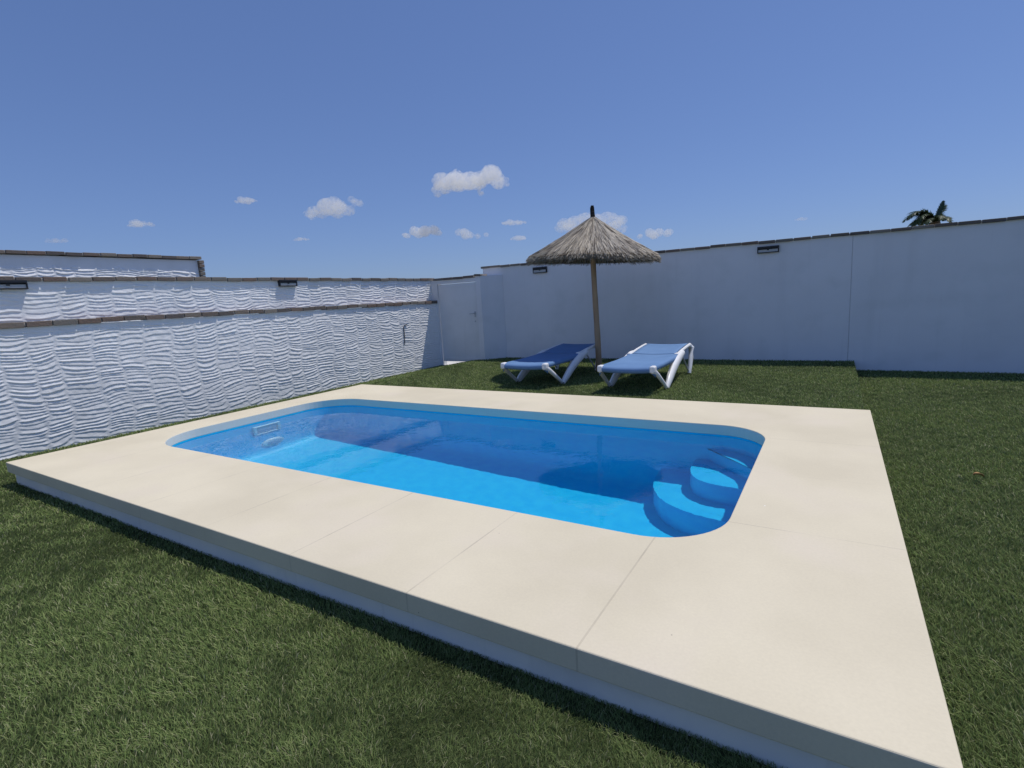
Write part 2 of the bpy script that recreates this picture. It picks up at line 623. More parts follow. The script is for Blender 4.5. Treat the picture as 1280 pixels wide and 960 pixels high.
def fittings():
    # skimmer mouth on the left end wall
    x = PX0 + .028
    mb = MB(pool_org)
    y0, y1, z0, z1, t = 2.955, 3.25, -1.60, -1.25, .03
    for a, b in (((x - .06, y0, z0), (x + .014, y1, z0 + t)), ((x - .06, y0, z1 - t), (x + .014, y1, z1)),
                 ((x - .06, y0, z0 + t), (x + .014, y0 + t, z1 - t)), ((x - .06, y1 - t, z0 + t), (x + .014, y1, z1 - t))):
        mb.box(WT(*a), WT(*b))
    o = receiver(mb.build('skimmer', M['fitting'], pool, bevel=.006))
    mb = MB(pool_org)
    mb.box(WT(x - .05, y0 + t, z0 + t), WT(x + .001, y1 - t, z1 - t))
    receiver(mb.build('flap', M['fitdark'], o))
    # round underwater lamp below it
    x = PX0 + .05
    c = W(x, 3.13, -1.98)
    mb = MB(pool_org)
    mb.tube([c + Vector((-.05, 0, 0)), c + Vector((.02, 0, 0)), c + Vector((.035, 0, 0)), c + Vector((.04, 0, 0))], [.15, .15, .135, .115], 28)
    o = receiver(mb.build('pool_lamp', M['fitting'], pool, smooth=True))
    mb = MB(pool_org)
    mb.tube([c + Vector((.038, 0, 0)), c + Vector((.05, 0, 0)), c + Vector((.056, 0, 0))], [.105, .09, .05], 24)
    receiver(mb.build('lens', M['fitdark'], o, smooth=True))
fittings()

def make_water():
    o_ = outline(-.004, 14)
    n = len(o_)
    cx, cy = (PX0 + PX1) / 2, (PY0 + PY1) / 2
    x0, x1, y0, y1, r = PX0 - .004, PX1 + .004, PY0 - .004, PY1 + .004, PR
    nx, ny = 120, 56
    V, Fc = [], []
    for j in range(ny + 1):
        y = y0 + (y1 - y0) * (1 - math.cos(math.pi * j / ny)) / 2
        def ins_(r):
            dd = max(0, (y0 + r) - y, y - (y1 - r))
            return min(r - math.sqrt(max(0, r * r - dd * dd)), r - .004)
        a, b = x0 + ins_(PRL if y > (y0 + y1) / 2 else PRL2), x1 - ins_(r)
        for i in range(nx + 1):
            V.append(W(a + (b - a) * i / nx, y, ZW))
    for j in range(ny):
        for i in range(nx):
            a = j * (nx + 1) + i
            Fc.append((a, a + 1, a + nx + 2, a + nx + 1))
    me = bpy.data.meshes.new('water')
    me.from_pydata([tuple(v) for v in V], [], Fc)
    me.materials.append(M['water'])
    me.polygons.foreach_set('use_smooth', [True] * len(Fc))
    o = bpy.data.objects.new('water', me)
    C.objects.link(o)
    o.cycles.is_caustics_caster = True
    tag(o, 'calm clear water filling the pool', 'water', kind='structure')
make_water()

# ------------------------------------------------------------------ walls
TONES = [(.19, .155, .13), (.22, .17, .14), (.17, .145, .125), (.24, .20, .165), (.22, .20, .175), (.15, .13, .12), (.27, .24, .205), (.21, .155, .125)]
def coping(mb, A, B, z_top_a, z_top_b, thick, w0, w1, axis, blen=.24, jitter=.006, mortar=True):
    """row of thin bricks along y (axis 'y') or x; w0..w1 the cross range (survey units)"""
    L_ = (B - A) * S
    n = max(1, int(abs(L_) / blen))
    for i in range(n):
        t0, t1 = i / n, (i + 1) / n
        g = random.uniform(.003, .012) / abs(L_)
        a = A + (B - A) * (t0 + g)
        b = A + (B - A) * (t1 - g)
        zt = z_top_a + (z_top_b - z_top_a) * (t0 + t1) / 2 + random.uniform(-jitter, jitter) / S
        zb = zt - thick + random.uniform(-.5, .5) * jitter / S
        mb.tone = random.choice(TONES)
        j0 = random.uniform(-1, 1) * jitter / S
        tilt = random.uniform(-.012, .012)
        if axis == 'y':
            p, q = WT(w0 + j0, min(a, b), zb), WT(w1 + j0, max(a, b), zt)
            R = Matrix.Rotation(tilt, 3, 'X')
        else:
            p, q = WT(min(a, b), w0 + j0, zb), WT(max(a, b), w1 + j0, zt)
            R = Matrix.Rotation(tilt, 3, 'Y')
        c = [(p[k] + q[k]) / 2 for k in range(3)]
        mb.box(p, q, R, c)
    mb.tone = (.42, .39, .35)     # mortar bed
    e = .006
    zt, zb = min(z_top_a, z_top_b) - .014, min(z_top_a, z_top_b) - thick + .004
    for i in range(8):
        t0, t1 = i / 8, (i + 1) / 8
        za = z_top_a + (z_top_b - z_top_a) * (t0 + t1) / 2
        a, b = A + (B - A) * t0, A + (B - A) * t1
        w_in0, w_in1 = (w0 + .012, w1 - .012)
        if axis == 'y': mb.box(WT(w_in0, min(a, b), za - thick + .003), WT(w_in1, max(a, b), za - .012))
        else: mb.box(WT(min(a, b), w_in0, za - thick + .003), WT(max(a, b), w_in1, za - .012))

def trowelled(name, X, y0, y1, z0, z1, parent, org, amp=.0088, seed=0, thick=.25, flat_top=.035):
    """wall face looking +X with rows of curved trowel strokes as real relief; survey units, back box included"""
    r = np.random.default_rng(seed)
    dy, dz = .013 / S, .0048 / S
    ny, nz = int((y1 - y0) / dy) + 1, int((z1 - z0) / dz) + 1
    ys = np.linspace(y0, y1, ny)
    zs = np.linspace(z0, z1, nz)
    Yg, Zg = np.meshgrid(ys * S, zs * S, indexing='ij')
    # columns of strokes
    edges = [y0 * S - .5]
    while edges[-1] < y1 * S + .5:
        edges.append(edges[-1] + r.uniform(.23, .36))
    edges = np.array(edges)
    nc = len(edges)
    # column borders wander with height
    wob = np.zeros_like(Yg)
    wob += .028 * np.sin(Zg * 5.1 + 1.3 + Yg * .9) + .014 * np.sin(Zg * 13 + Yg * 2.3) + .008 * np.sin(Zg * 37 + Yg * 5)
    yy = Yg + wob
    k = np.clip(np.searchsorted(edges, yy.ravel()).reshape(yy.shape) - 1, 0, nc - 2)
    e0, e1 = edges[k], edges[k + 1]
    u = (yy - e0) / (e1 - e0) * 2 - 1
    ph = r.uniform(0, 6.28, nc)[k]
    sp = r.uniform(.038, .054, nc)[k]
    tilt = r.uniform(-.012, .012, nc)[k]
    bowl = (r.uniform(.002, .016, nc) * np.where(r.random(nc) < .3, -.8, 1))[k]
    w1 = .010 * np.sin(Zg * 9 + ph * 3) + .012 * np.sin(Zg * 3.3 + ph) + .003 * np.sin(Yg * 23 + Zg * 14 + ph)
    # strokes break and merge at random heights
    w1 += .013 * np.sin(Zg * 21 + 1.4 * np.sin(Yg * 3.1 + ph)) + .003 * np.sin(Yg * 9.3 + Zg * 31 + 2 * ph) + .013 * np.sin(Zg * 7.3 + ph * 5) * u + .006 * np.sin(Zg * 23 + ph * 7) * u
    q = (Zg - bowl * np.abs(u) ** 2.5 * 1.6 + tilt * u + w1 + .003 * np.sin(Yg * 11 + ph * 2)) / sp + ph
    fr = q - np.floor(q)
    cell = np.floor(q).astype(int)
    hsh = np.sin(cell * 12.9898 + k * 78.233) * 43758.5453
    rnd = hsh - np.floor(hsh)
    # each stroke: swells out towards its upper lip, then a quick drop to the next one
    lip = np.where(fr < .20, sm(0, .20, fr), (1 - np.clip((fr - .20) / .80, 0, 1)) ** (.7 + .9 * rnd))
    env = 1 - sm(.78, .97, np.abs(u))
    h = lip * env * (.45 + .75 * rnd)
    # ridges of squeezed plaster along the column borders
    h += .55 * np.exp(-((1 - np.abs(u)) / .13) ** 2) * (.7 + .3 * np.sin(Zg * 41 + ph))
    # lumpy noise, and places where a stroke was smeared flat
    smear = sm(.55, 1.1, np.sin(Yg * 2.9 + 1.3 * np.sin(Zg * 4.1 + seed)) * np.sin(Zg * 6.7 + 1.9 * np.sin(Yg * 1.7 + seed)) + .35 * np.sin(Yg * 8.1 + Zg * 11))
    h *= 1 - .4 * smear
    h += .35 * np.sin(Yg * 3.3 + seed) * np.sin(Zg * 4.9 + 1.3 * np.sin(Yg * 1.1))
    for a_, fy, fz, p_ in ((.12, 31, 47, 1.), (.10, 63, 29, 2.), (.07, 97, 113, .3), (.10, 7, 5, 4.)):
        h += a_ * np.sin(Yg * fy + 1.7 * np.sin(Zg * fz * .31 + p_)) * np.sin(Zg * fz + 1.9 * np.sin(Yg * fy * .27))
    # the strokes end raggedly under the coping
    top = z1 * S - flat_top * S - .022 * (1 + np.sin(Yg * 17 + 2 * np.sin(Yg * 5.3))) * .7 - .03 * np.exp(-((1 - np.abs(u)) / .2) ** 2) * -.9
    fade = 1 - sm(0, .012, Zg - top)
    h *= fade
    Xg = X * S + h * amp
    V = np.stack([Xg, Yg, Zg + G0 * S], -1).reshape(-1, 3) - np.array(org)[None, :]
    ii, jj = np.meshgrid(np.arange(ny - 1), np.arange(nz - 1), indexing='ij')
    a = (ii * nz + jj).ravel(); b = ((ii + 1) * nz + jj).ravel()
    F_ = np.stack([a, b, b + 1, a + 1], -1)
    nv = len(V)
    # box behind
    bx = (X - .002) * S
    back = np.array([(x, y, z) for x in ((X - thick) * S, bx) for y in (y0 * S, y1 * S) for z in ((z0 + G0) * S, (z1 + G0) * S)]) - np.array(org)[None, :]
    BF = np.array([(0, 1, 3, 2), (4, 6, 7, 5), (0, 4, 5, 1), (2, 3, 7, 6), (0, 2, 6, 4), (1, 5, 7, 3)]) + nv
    V = np.vstack([V, back])
    F_ = np.vstack([F_, BF])
    me = bpy.data.meshes.new(name)
    me.vertices.add(len(V)); me.vertices.foreach_set('co', V.astype(np.float32).ravel())
    me.loops.add(F_.size); me.loops.foreach_set('vertex_index', F_.astype(np.int32).ravel())
    me.polygons.add(len(F_)); me.polygons.foreach_set('loop_start', np.arange(0, F_.size, 4, dtype=np.int32))
    me.polygons.foreach_set('loop_total', np.full(len(F_), 4, dtype=np.int32))
    sm_ = np.ones(len(F_), dtype=bool); sm_[-6:] = False
    me.update(calc_edges=True)
    me.polygons.foreach_set('use_smooth', sm_)
    me.materials.append(M['plaster'])
    o = bpy.data.objects.new(name, me)
    C.objects.link(o)
    o.parent = parent
    return o

# left boundary wall: thick lower half with a brick ledge, thinner upper half with a brick coping
org = W(LX - .1, 3, -G0)
lw = empty('boundary_wall', org, 'long white wall on the left, plastered in curved trowel strokes, with a brick ledge halfway up', 'wall')
UX = LX - .10
K = UX / LX
trowelled('lower_wall', LX, -2.6, GY + .1, -G0 - .05, 0, lw, org, seed=3, thick=.42, flat_top=.03)
trowelled('upper_wall', UX, -2.6, GY + .1, .057, .425 * K, lw, org, seed=8, thick=.22, flat_top=.03)
mb = MB(org)
coping(mb, -2.6, GY + .06, .054, .054, .050, UX - .02, LX + .021, 'y')
mb.build('brick_ledge', M['brick'], lw, tones=True, bevel=.004, seg=1)
mb = MB(org)
coping(mb, -2.6, GY + .10, .458 * K, .462 * K, .042, UX - .26, UX + .028, 'y')
mb.build('coping', M['brick'], lw, tones=True, bevel=.004, seg=1)

# neighbour's wall rising behind it
org = W(-9.3, 1, -G0)
nw = empty('boundary_wall', org, 'taller white wall section behind the left wall, ending in a brick-edged corner', 'wall')
NX, NE = -9.0, 4.87
trowelled('wall', NX, -2.6, NE, -.1, .925, nw, org, seed=21, thick=.3, flat_top=.15, amp=.013)
mb = MB(org)
coping(mb, -2.6, NE + .06, .965, .985, .045, NX - .3, NX + .05, 'y')
# bricks stepping down the end
z = .93
while z > -.1:
    mb.tone = random.choice(TONES)
    j = random.uniform(-.01, .01)
    mb.box(WT(NX - .3 + j, NE + .003, z - .06), WT(NX + .045 + j, NE + .085, z - .006))
    z -= .062
mb.build('coping', M['brick'], nw, tones=True, bevel=.004, seg=1)

# gate wall: short return wall with the white metal door
org = W(-5.9, GY, -G0)
gw = empty('boundary_wall', org, 'short white wall at the far corner holding the white door', 'wall')
mb = MB(org)
dl, dr, dt = -6.33, -5.475, .335
mb.box(WT(LX - .5, GY, -G0 - .05), WT(dl - .012, GY + .12, .415))
mb.box(WT(dl - .012, GY, dt + .012), WT(dr + .012, GY + .12, .415))
mb.box(WT(dr + .012, GY, -G0 - .05), WT(-5.36, GY + .12, .415))
zb_, zt_ = -G0 - .05, .434
pp = [(-5.48, GY + .12), (-5.3595, GY + .12), (-5.3595, GY + .004), (-5.11, RY - .003), (-5.48, RY - .003)]  # pier with an angled return, its slant invented so this face stays shaded
mb.add([WT(x, y, zb_) for x, y in pp] + [WT(x, y, zt_) for x, y in pp], [(4, 3, 2, 1, 0), (5, 6, 7, 8, 9)] + [(i, (i + 1) % 5, (i + 1) % 5 + 5, i + 5) for i in range(5)])
mb.build('wall', M['smooth'], gw)
mb = MB(org)
mb.box(WT(dr + .016, GY - .004, .4155), WT(-5.36, GY + .14, .435))
mb.build('pier_top', M['smooth'], gw)
mb = MB(org)
coping(mb, LX - .02, -5.49, .455, .455, .040, GY - .03, GY + .16, 'x')
mb.build('coping', M['brick'], gw, tones=True, bevel=.004, seg=1)
mb = MB(org)
mb.tone = (.07, .07, .08)
coping(mb, -5.48, -5.34, .470, .470, .03, GY - .025, GY + .2, 'x', blen=.08)
mb.build('pier_cap', M['brick'], gw, tones=True)
mb = MB(org)
mb.box(WT(dl, GY + .015, -1.093), WT(dr, GY + .05, dt))
door = mb.build('door', M['door'], gw, bevel=.004)
mb = MB(org)
for z in (-1.06, .27):
    mb.box(WT(dl + .03, GY + .008, z), WT(dr - .03, GY + .0145, z + .03))
mb.build('panel_rail', M['door'], door)
mb = MB(org)
h = W(-5.575, GY + .012, -.215)
mb.tube([h + Vector((.06, .0, 0)), h + Vector((.06, -.05, 0)), h + Vector((.05, -.055, 0)), h + Vector((-.05, -.055, -.004))], .009, 8)
mb.box(h + Vector((.045, -.008, -.08)), h + Vector((.078, .004, .04)))
mb.build('handle', M['metal'], door)
mb = MB(org)
mb.tube([h + Vector((.055, -.012, -.17)), h + Vector((.055, .01, -.17))], .014, 10)
mb.build('lock', M['metal'], door)

# long plain wall across the back
org = W(0, RY, -G0)
rw = empty('boundary_wall', org, 'long smooth white wall in shade across the back with a thin brick coping', 'wall')
def zt(x): return .585 + .028 * max(0, min(1, (-x - .3) / 5.2)) - .03
def panel(x0, x1, y):
    mb = MB(org)
    n = 12
    for i in range(n):
        a, b = x0 + (x1 - x0) * i / n, x0 + (x1 - x0) * (i + 1) / n
    za, zb = zt(x0), zt(x1)
    zl = -G0 - .05
    v = [WT(x0, y, zl), WT(x1, y, zl), WT(x1, y + .18, zl), WT(x0, y + .18, zl), WT(x0, y, za), WT(x1, y, zb), WT(x1, y + .18, zb), WT(x0, y + .18, za)]
    mb.add(v, [(0, 1, 2, 3), (4, 5, 6, 7), (0, 1, 5, 4), (1, 2, 6, 5), (2, 3, 7, 6), (3, 0, 4, 7)])
    mb.build('wall_panel', M['smooth'], rw, bevel=.006)
panel(-5.53, .158, RY)
panel(.1605, 7.5, RY + .004)
mb = MB(org)
mb.box(WT(.10, RY + .03, -G0 - .05), WT(.22, RY + .17, .55))
mb.build('joint_filler', M['smooth'], rw)
mb = MB(org)
coping(mb, -5.56, -.3, .585 + .028, .585, .036, RY - .028, RY + .21, 'x', blen=.25, jitter=.007)
coping(mb, -.3, 7.5, .585, .588, .036, RY - .028, RY + .21, 'x', blen=.25, jitter=.007)
mb.build('coping', M['brick'], rw, tones=True, bevel=.004, seg=1)

# ------------------------------------------------------------------ wall lights
def make_light(loc, rz, w, h, d, label):
    t = empty('wall_light', loc, label, 'wall light', 'rectangular lamps along the walls', rz)
    # local: x along the wall, -y out of the wall
    mb = MB()
    f = .014
    mb.box((-w / 2, -d * .5, -h / 2), (w / 2, 0, h / 2))
    mb.build('housing', M['lampbody'], t, bevel=.003)
    mb = MB()
    for a, b in (((-w / 2, -h / 2), (w / 2, -h / 2 + f)), ((-w / 2, h / 2 - f * 2.2), (w / 2, h / 2)),
                 ((-w / 2, -h / 2 + f), (-w / 2 + f, h / 2 - f * 2.2)), ((w / 2 - f, -h / 2 + f), (w / 2, h / 2 - f * 2.2))):
        mb.box((a[0], -d, a[1]), (b[0], -d * .5 - .0005, b[1]))
    mb.build('frame', M['lampbody'], t, bevel=.003)
    mb = MB()
    mb.box((-w / 2 + f, -d * .8, -h / 2 + f), (w / 2 - f, -d * .5 - .001, h * .06))
    mb.build('diffuser', M['lampglass'], t)
    mb = MB()
    mb.box((-.016, -d * .93, -.012), (.016, -d * .8 - .001, .012))
    mb.box((-w / 2 + f, -d * .9, h * .02), (w / 2 - f, -d * .8 - .001, h * .07))
    mb.build('sensor', M['lampbody'], t)
    return t
def left_light(y0, y1, z0, z1, label):
    make_light(W(UX - .003, (y0 + y1) / 2 * K, (z0 + z1) / 2 * K), math.radians(90), (y1 - y0) * S * K, (z1 - z0) * S * K, .062, label)
left_light(1.60, 1.872, .345, .428, 'dark rectangular lamp on the textured wall, cut by the left edge of the picture')
left_light(4.475, 4.745, .345, .432, 'dark rectangular lamp under the coping of the textured wall, with a square shadow below')
make_light(W(-4.336, RY + .003, .463), 0, .262 * S, .100 * S, .05, 'dark rectangular lamp on the plain back wall just left of the parasol canopy')
make_light(W(-.808, RY + .003, .465), 0, .266 * S, .088 * S, .05, 'dark rectangular lamp high on the plain back wall, right of the parasol')

# short cable hanging on the textured wall
p0 = W(LX + .012, 6.79, -.68); p1 = W(LX + .012, 6.80, -.37)
mb = MB(p0)
mb.tube([p0, p0.lerp(p1, .5) + Vector((.004, .006, 0)), p1, p1 + Vector((.002, .03, .035)), p1 + Vector((.004, .085, .045)), p1 + Vector((.006, .10, .03))], .008, 8)
o = mb.build('cable', M['dark'], smooth=True)
o.location = p0
tag(o, 'short thin dark cable with a bent tip fixed to the textured wall near the door', 'cable')

# ------------------------------------------------------------------ loungers
def make_lounger(org, label):
    t = empty('sun_lounger', org, label, 'sun lounger', 'blue and white sun loungers beside the parasol')
    # local metres: x across, y towards the head, z up
    HW = .340
    prof = [(0.0, .335), (.10, .345), (.55, .342), (.95, .348), (1.20, .365), (1.45, .395), (1.75, .420), (1.95, .432)]
    def rail(y): 
        for (a, za), (b, zb) in zip(prof, prof[1:]):
            if y <= b: return za + (zb - za) * (y - a) / (b - a)
        return prof[-1][1]
    # fabric sling, thin solid, sagging slightly, rolled over the foot bar
    def sling(name, ya, yb, roll_front=False, roll_back=False):
        wrap = roll_front
        xs = np.linspace(-HW + .03, HW - .03, 11)
        if wrap: xs = np.r_[-HW - .026, -HW - .03, -HW - .024, -HW - .004, xs, HW + .004, HW + .024, HW + .03, HW + .026]
        ys = list(np.linspace(ya, yb, 16))
        rows = [(y, rail(y) + .004) for y in ys]
        if roll_front:
            rows = [(ya + .03, rail(ya) - .075), (ya - .018, rail(ya) - .07), (ya - .036, rail(ya) - .045), (ya - .032, rail(ya) - .016)] + rows
        if roll_back:
            rows = rows + [(yb + .03, rail(yb) - .012), (yb + .034, rail(yb) - .045), (yb + .01, rail(yb) - .065)]
        v, f = [], []
        nx = len(xs)
        for (y, z) in rows:
            for x in xs:
                sag = .012 * max(0, 1 - (x / (HW - .03)) ** 2)
                if wrap:
                    j_ = list(xs).index(x)
                    j_ = min(j_, nx - 1 - j_)
                    sag = ((.062, .034, .012, .002)[j_] if y > .0 else 0) if j_ < 4 else sag
                    if (y < .02 and j_ < 4): x = math.copysign(HW - .02, x)
                v.append((x, y, z - sag))
        for i in range(len(rows) - 1):
            for j in range(nx - 1):
                f.append((i * nx + j, i * nx + j + 1, (i + 1) * nx + j + 1, (i + 1) * nx + j))
        o = link(name, v, f, M['sling'], t, smooth=True)
        s = o.modifiers.new('solid', 'SOLIDIFY'); s.thickness = .004
        return o
    sling('seat_sling', 0.01, 1.165, roll_front=True)
    sling('back_sling', 1.185, 1.94, roll_back=True)
    for sx in (-1, 1):
        x = sx * HW
        mb = MB()
        pts = [(x, y, rail(y) - .038) for y, _ in prof[:5]]
        mb.tube([(x, 0.02, rail(0) - .03)] + pts[1:], [(.022, .028)] * 5, 10)
        mb.build('side_rail', M['frame'], t, smooth=True)
        mb = MB()
        pts = [(x, y, rail(y) - .014) for y in (1.15, 1.45, 1.75, 1.93, 1.985)]
        mb.tube(pts[:-1] + [(x * .985, 1.985, rail(1.95) - .03)], [(.022, .026)] * 4 + [(.016, .02)], 10)
        mb.build('backrest_rail', M['frame'], t, smooth=True)
        # bracket over the corner at the foot end
        mb = MB()
        mb.box((x - .034, -.035, .262), (x + .034, .075, .352))
        mb.build('corner_bracket', M['frame'], t, bevel=.022, seg=3)
        # hinge block where the backrest starts
        mb = MB()
        mb.box((x - .028, 1.10, rail(1.15) - .045), (x + .03, 1.24, rail(1.15) + .016))
        mb.build('hinge', M['frame'], t, bevel=.012, seg=3)
        # front strut and broad curved blade meeting at one foot
        out = sx * .028
        mb = MB()
        mb.tube([(x, .01, .30), (x + out, .10, .235), (x + out * 1.5, .30, .105), (x + out * 1.6, .43, .02)], [(.030, .036), (.026, .032), (.022, .028), (.021, .026)], 10)
        mb.build('leg', M['frame'], t, smooth=True)
        mb = MB()
        bl = [(.455, .0), (.50, .03), (.66, .115), (.85, .205), (1.05, .275), (1.28, .335), (1.42, .350)]
        ctr = [(x + out * (1.7 - .9 * i / 6), y, z) for i, (y, z) in enumerate(bl)]
        mb.tube(ctr, [(.024, .036), (.032, .056), (.038, .070), (.040, .074), (.040, .070), (.037, .058), (.028, .040)], 12)
        mb.build('leg', M['frame'], t, smooth=True)
        mb = MB()
        mb.tube([(x + out * 1.6, .475, .006), (x + out * 1.6, .415, .012)], [(.022, .012), (.02, .014)], 10)
        mb.build('foot_cap', M['foot'], t, smooth=True)
        # rear blade and its thin strut
        mb = MB()
        mb.tube([(x * .99, 1.93, rail(1.93) - .02), (x + out * .6, 1.955, .37), (x + out * .9, 1.90, .24), (x + out, 1.82, .11), (x + out, 1.765, .0)], [(.026, .03), (.034, .044), (.036, .046), (.033, .040), (.026, .030)], 12)
        mb.build('leg', M['frame'], t, smooth=True)
        mb = MB()
        mb.tube([(x - out * .2, 1.42, rail(1.42) - .05), (x + out * .4, 1.60, .17), (x + out * .8, 1.75, .035)], .012, 8)
        mb.build('strut', M['metal'], t, smooth=True)
        mb = MB()
        mb.tube([(x - out * .4, .95, .31), (x, .72, .17), (x + out * .8, .48, .03)], .011, 8)
        mb.build('strut', M['frame'], t, smooth=True)
    for y, z in ((.0, .295), (1.17, rail(1.17) - .05), (1.96, rail(1.95) - .03)):
        mb = MB()
        mb.tube([(-HW, y, z), (HW, y, z)], .015, 10)
        mb.build('crossbar', M['frame'], t, smooth=True)
    return t
PL = -1.047
make_lounger(W(-1.845, 5.225, PL), 'right-hand lounger with pale blue sling in full sun, right of the parasol pole')
make_lounger(W(-3.125, 5.30, PL), 'left-hand lounger with sling darkened by the shade of the parasol')

# ------------------------------------------------------------------ parasol
def make_parasol():
    base = W(-2.763, 6.746, PL)
    t = empty('thatched_parasol', base, 'straw parasol on a peeled wooden pole between the two blue loungers', 'parasol')
    top = W(-2.812, 6.746, 1.00) - base
    mb = MB()
    n = 14
    pts = [Vector((0, 0, -.12)).lerp(top, i / n) + Vector((.004 * math.sin(i * .5), .003 * math.cos(i * .4), 0)) for i in range(n + 1)]
    mb.tube(pts, [.052 - .014 * i / n + .002 * math.sin(i * 2.1) for i in range(n + 1)], 14)
    mb.build('pole', M['pole'], t, smooth=True)
    # canopy: a solid cone of stems laid over a thin lining
    Rr, H = 1.05, .635
    cz = top.z - H + .02
    tilt = Matrix.Rotation(math.radians(3.0), 4, 'Y')
    def surf(r, a, off=0):
        z = H * (1 - r / Rr) + .045 * math.sin(math.pi * min(r / Rr, 1)) * 0 - .02 * math.sin(math.pi * r / Rr)
        p = Vector((r * math.cos(a), r * math.sin(a), z + off))
        p = tilt.to_3x3() @ p
        return Vector((top.x, top.y, cz)) + p
    v, f, tn = [], [], []
    nr, na = 10, 48
    for lay, off in ((0, -.015), (1, -.075)):
        for i in range(nr + 1):
            for k in range(na):
                v.append(surf(.03 + (Rr - .03) * i / nr * .97, 2 * math.pi * k / na, off * (.4 + .6 * i / nr)))
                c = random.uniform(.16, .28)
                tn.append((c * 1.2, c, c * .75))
    for lay in (0, 1):
        b = lay * (nr + 1) * na
        for i in range(nr):
            for k in range(na):
                q = (b + i * na + k, b + (i + 1) * na + k, b + (i + 1) * na + (k + 1) % na, b + i * na + (k + 1) % na)
                f.append(q if lay == 0 else q[::-1])
    m_ = (nr + 1) * na
    for k in range(na):
        f.append((nr * na + k, m_ + nr * na + k, m_ + nr * na + (k + 1) % na, nr * na + (k + 1) % na))
    # stems
    def stem(p0, p1, w, tone):
        d = (p1 - p0).normalized()
        a = d.cross(Vector((random.uniform(-.4, .4), random.uniform(-.4, .4), 1))).normalized()
        b = d.cross(a)
        n0 = len(v)
        for p, ww in ((p0, w), ((p0 + p1) / 2 + b * random.uniform(-.004, .004), w * .9), (p1, w * .45)):
            for k in range(3):
                an = 2 * math.pi * k / 3
                v.append(p + a * ww * math.cos(an) + b * ww * math.sin(an))
                tn.append(tone)
        for i in range(2):
            for k in range(3):
                f.append((n0 + i * 3 + k, n0 + i * 3 + (k + 1) % 3, n0 + (i + 1) * 3 + (k + 1) % 3, n0 + (i + 1) * 3 + k))
    def tone():
        c = random.random()
        if c < .62: g = random.uniform(.72, .97); return (g, g * .93, g * .80)
        if c < .88: g = random.uniform(.30, .50); return (g, g * .88, g * .74)
        g = random.uniform(.10, .22); return (g, g * .82, g * .65)
    N_ = 12500
    for i in range(N_):
        r1 = Rr * math.sqrt(random.random() * .995 + .005)
        L_ = random.uniform(.16, .36)
        r0 = max(.02, r1 - L_)
        a = random.uniform(0, 2 * math.pi)
        lift = random.uniform(-.006, .014)
        da = random.gauss(0, .05) * min(1, .3 / r1)
        stem(surf(r0, a, lift - .004), surf(r1, a + da, lift + random.uniform(-.012, .012)), random.uniform(.0028, .0052), tone())
    for i in range(4200):   # ragged rim and underside
        a = random.uniform(0, 2 * math.pi)
        lift = random.uniform(-.075, .01)
        r1 = Rr * random.uniform(.965, 1.022) + (.012 * math.sin(a * 7) + .01 * math.sin(a * 17))
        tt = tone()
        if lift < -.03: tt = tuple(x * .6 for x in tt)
        stem(surf(r1 - random.uniform(.12, .3), a, lift), surf(r1, a + random.gauss(0, .03), lift - random.uniform(0, .035)), random.uniform(.0028, .0052), tt)
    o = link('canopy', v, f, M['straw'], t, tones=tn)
    # bound top knot
    v, f, tn = [], [], []
    apex = surf(0, 0)
    for i in range(260):
        a = random.uniform(0, 2 * math.pi)
        r0, r1 = random.uniform(0, .04), random.uniform(0, .021)
        g = random.uniform(.03, .12)
        stem(apex + Vector((r0 * math.cos(a), r0 * math.sin(a), -.06)), apex + Vector((r1 * math.cos(a) * (1.1 if random.random() < .8 else 1.8) - .012, r1 * math.sin(a), random.uniform(.12, .175))), .005, (g, g * .85, g * .7))
    kn = link('top_knot', v, f, M['straw'], t, tones=tn)
    mb = MB()
    for z in (.0, .035, .07):
        mb.tube([apex + Vector((.028 * math.cos(k * math.pi / 6) - .004, .028 * math.sin(k * math.pi / 6), z)) for k in range(13)], .005, 6)
    mb.build('binding', M['dark'], kn)
make_parasol()

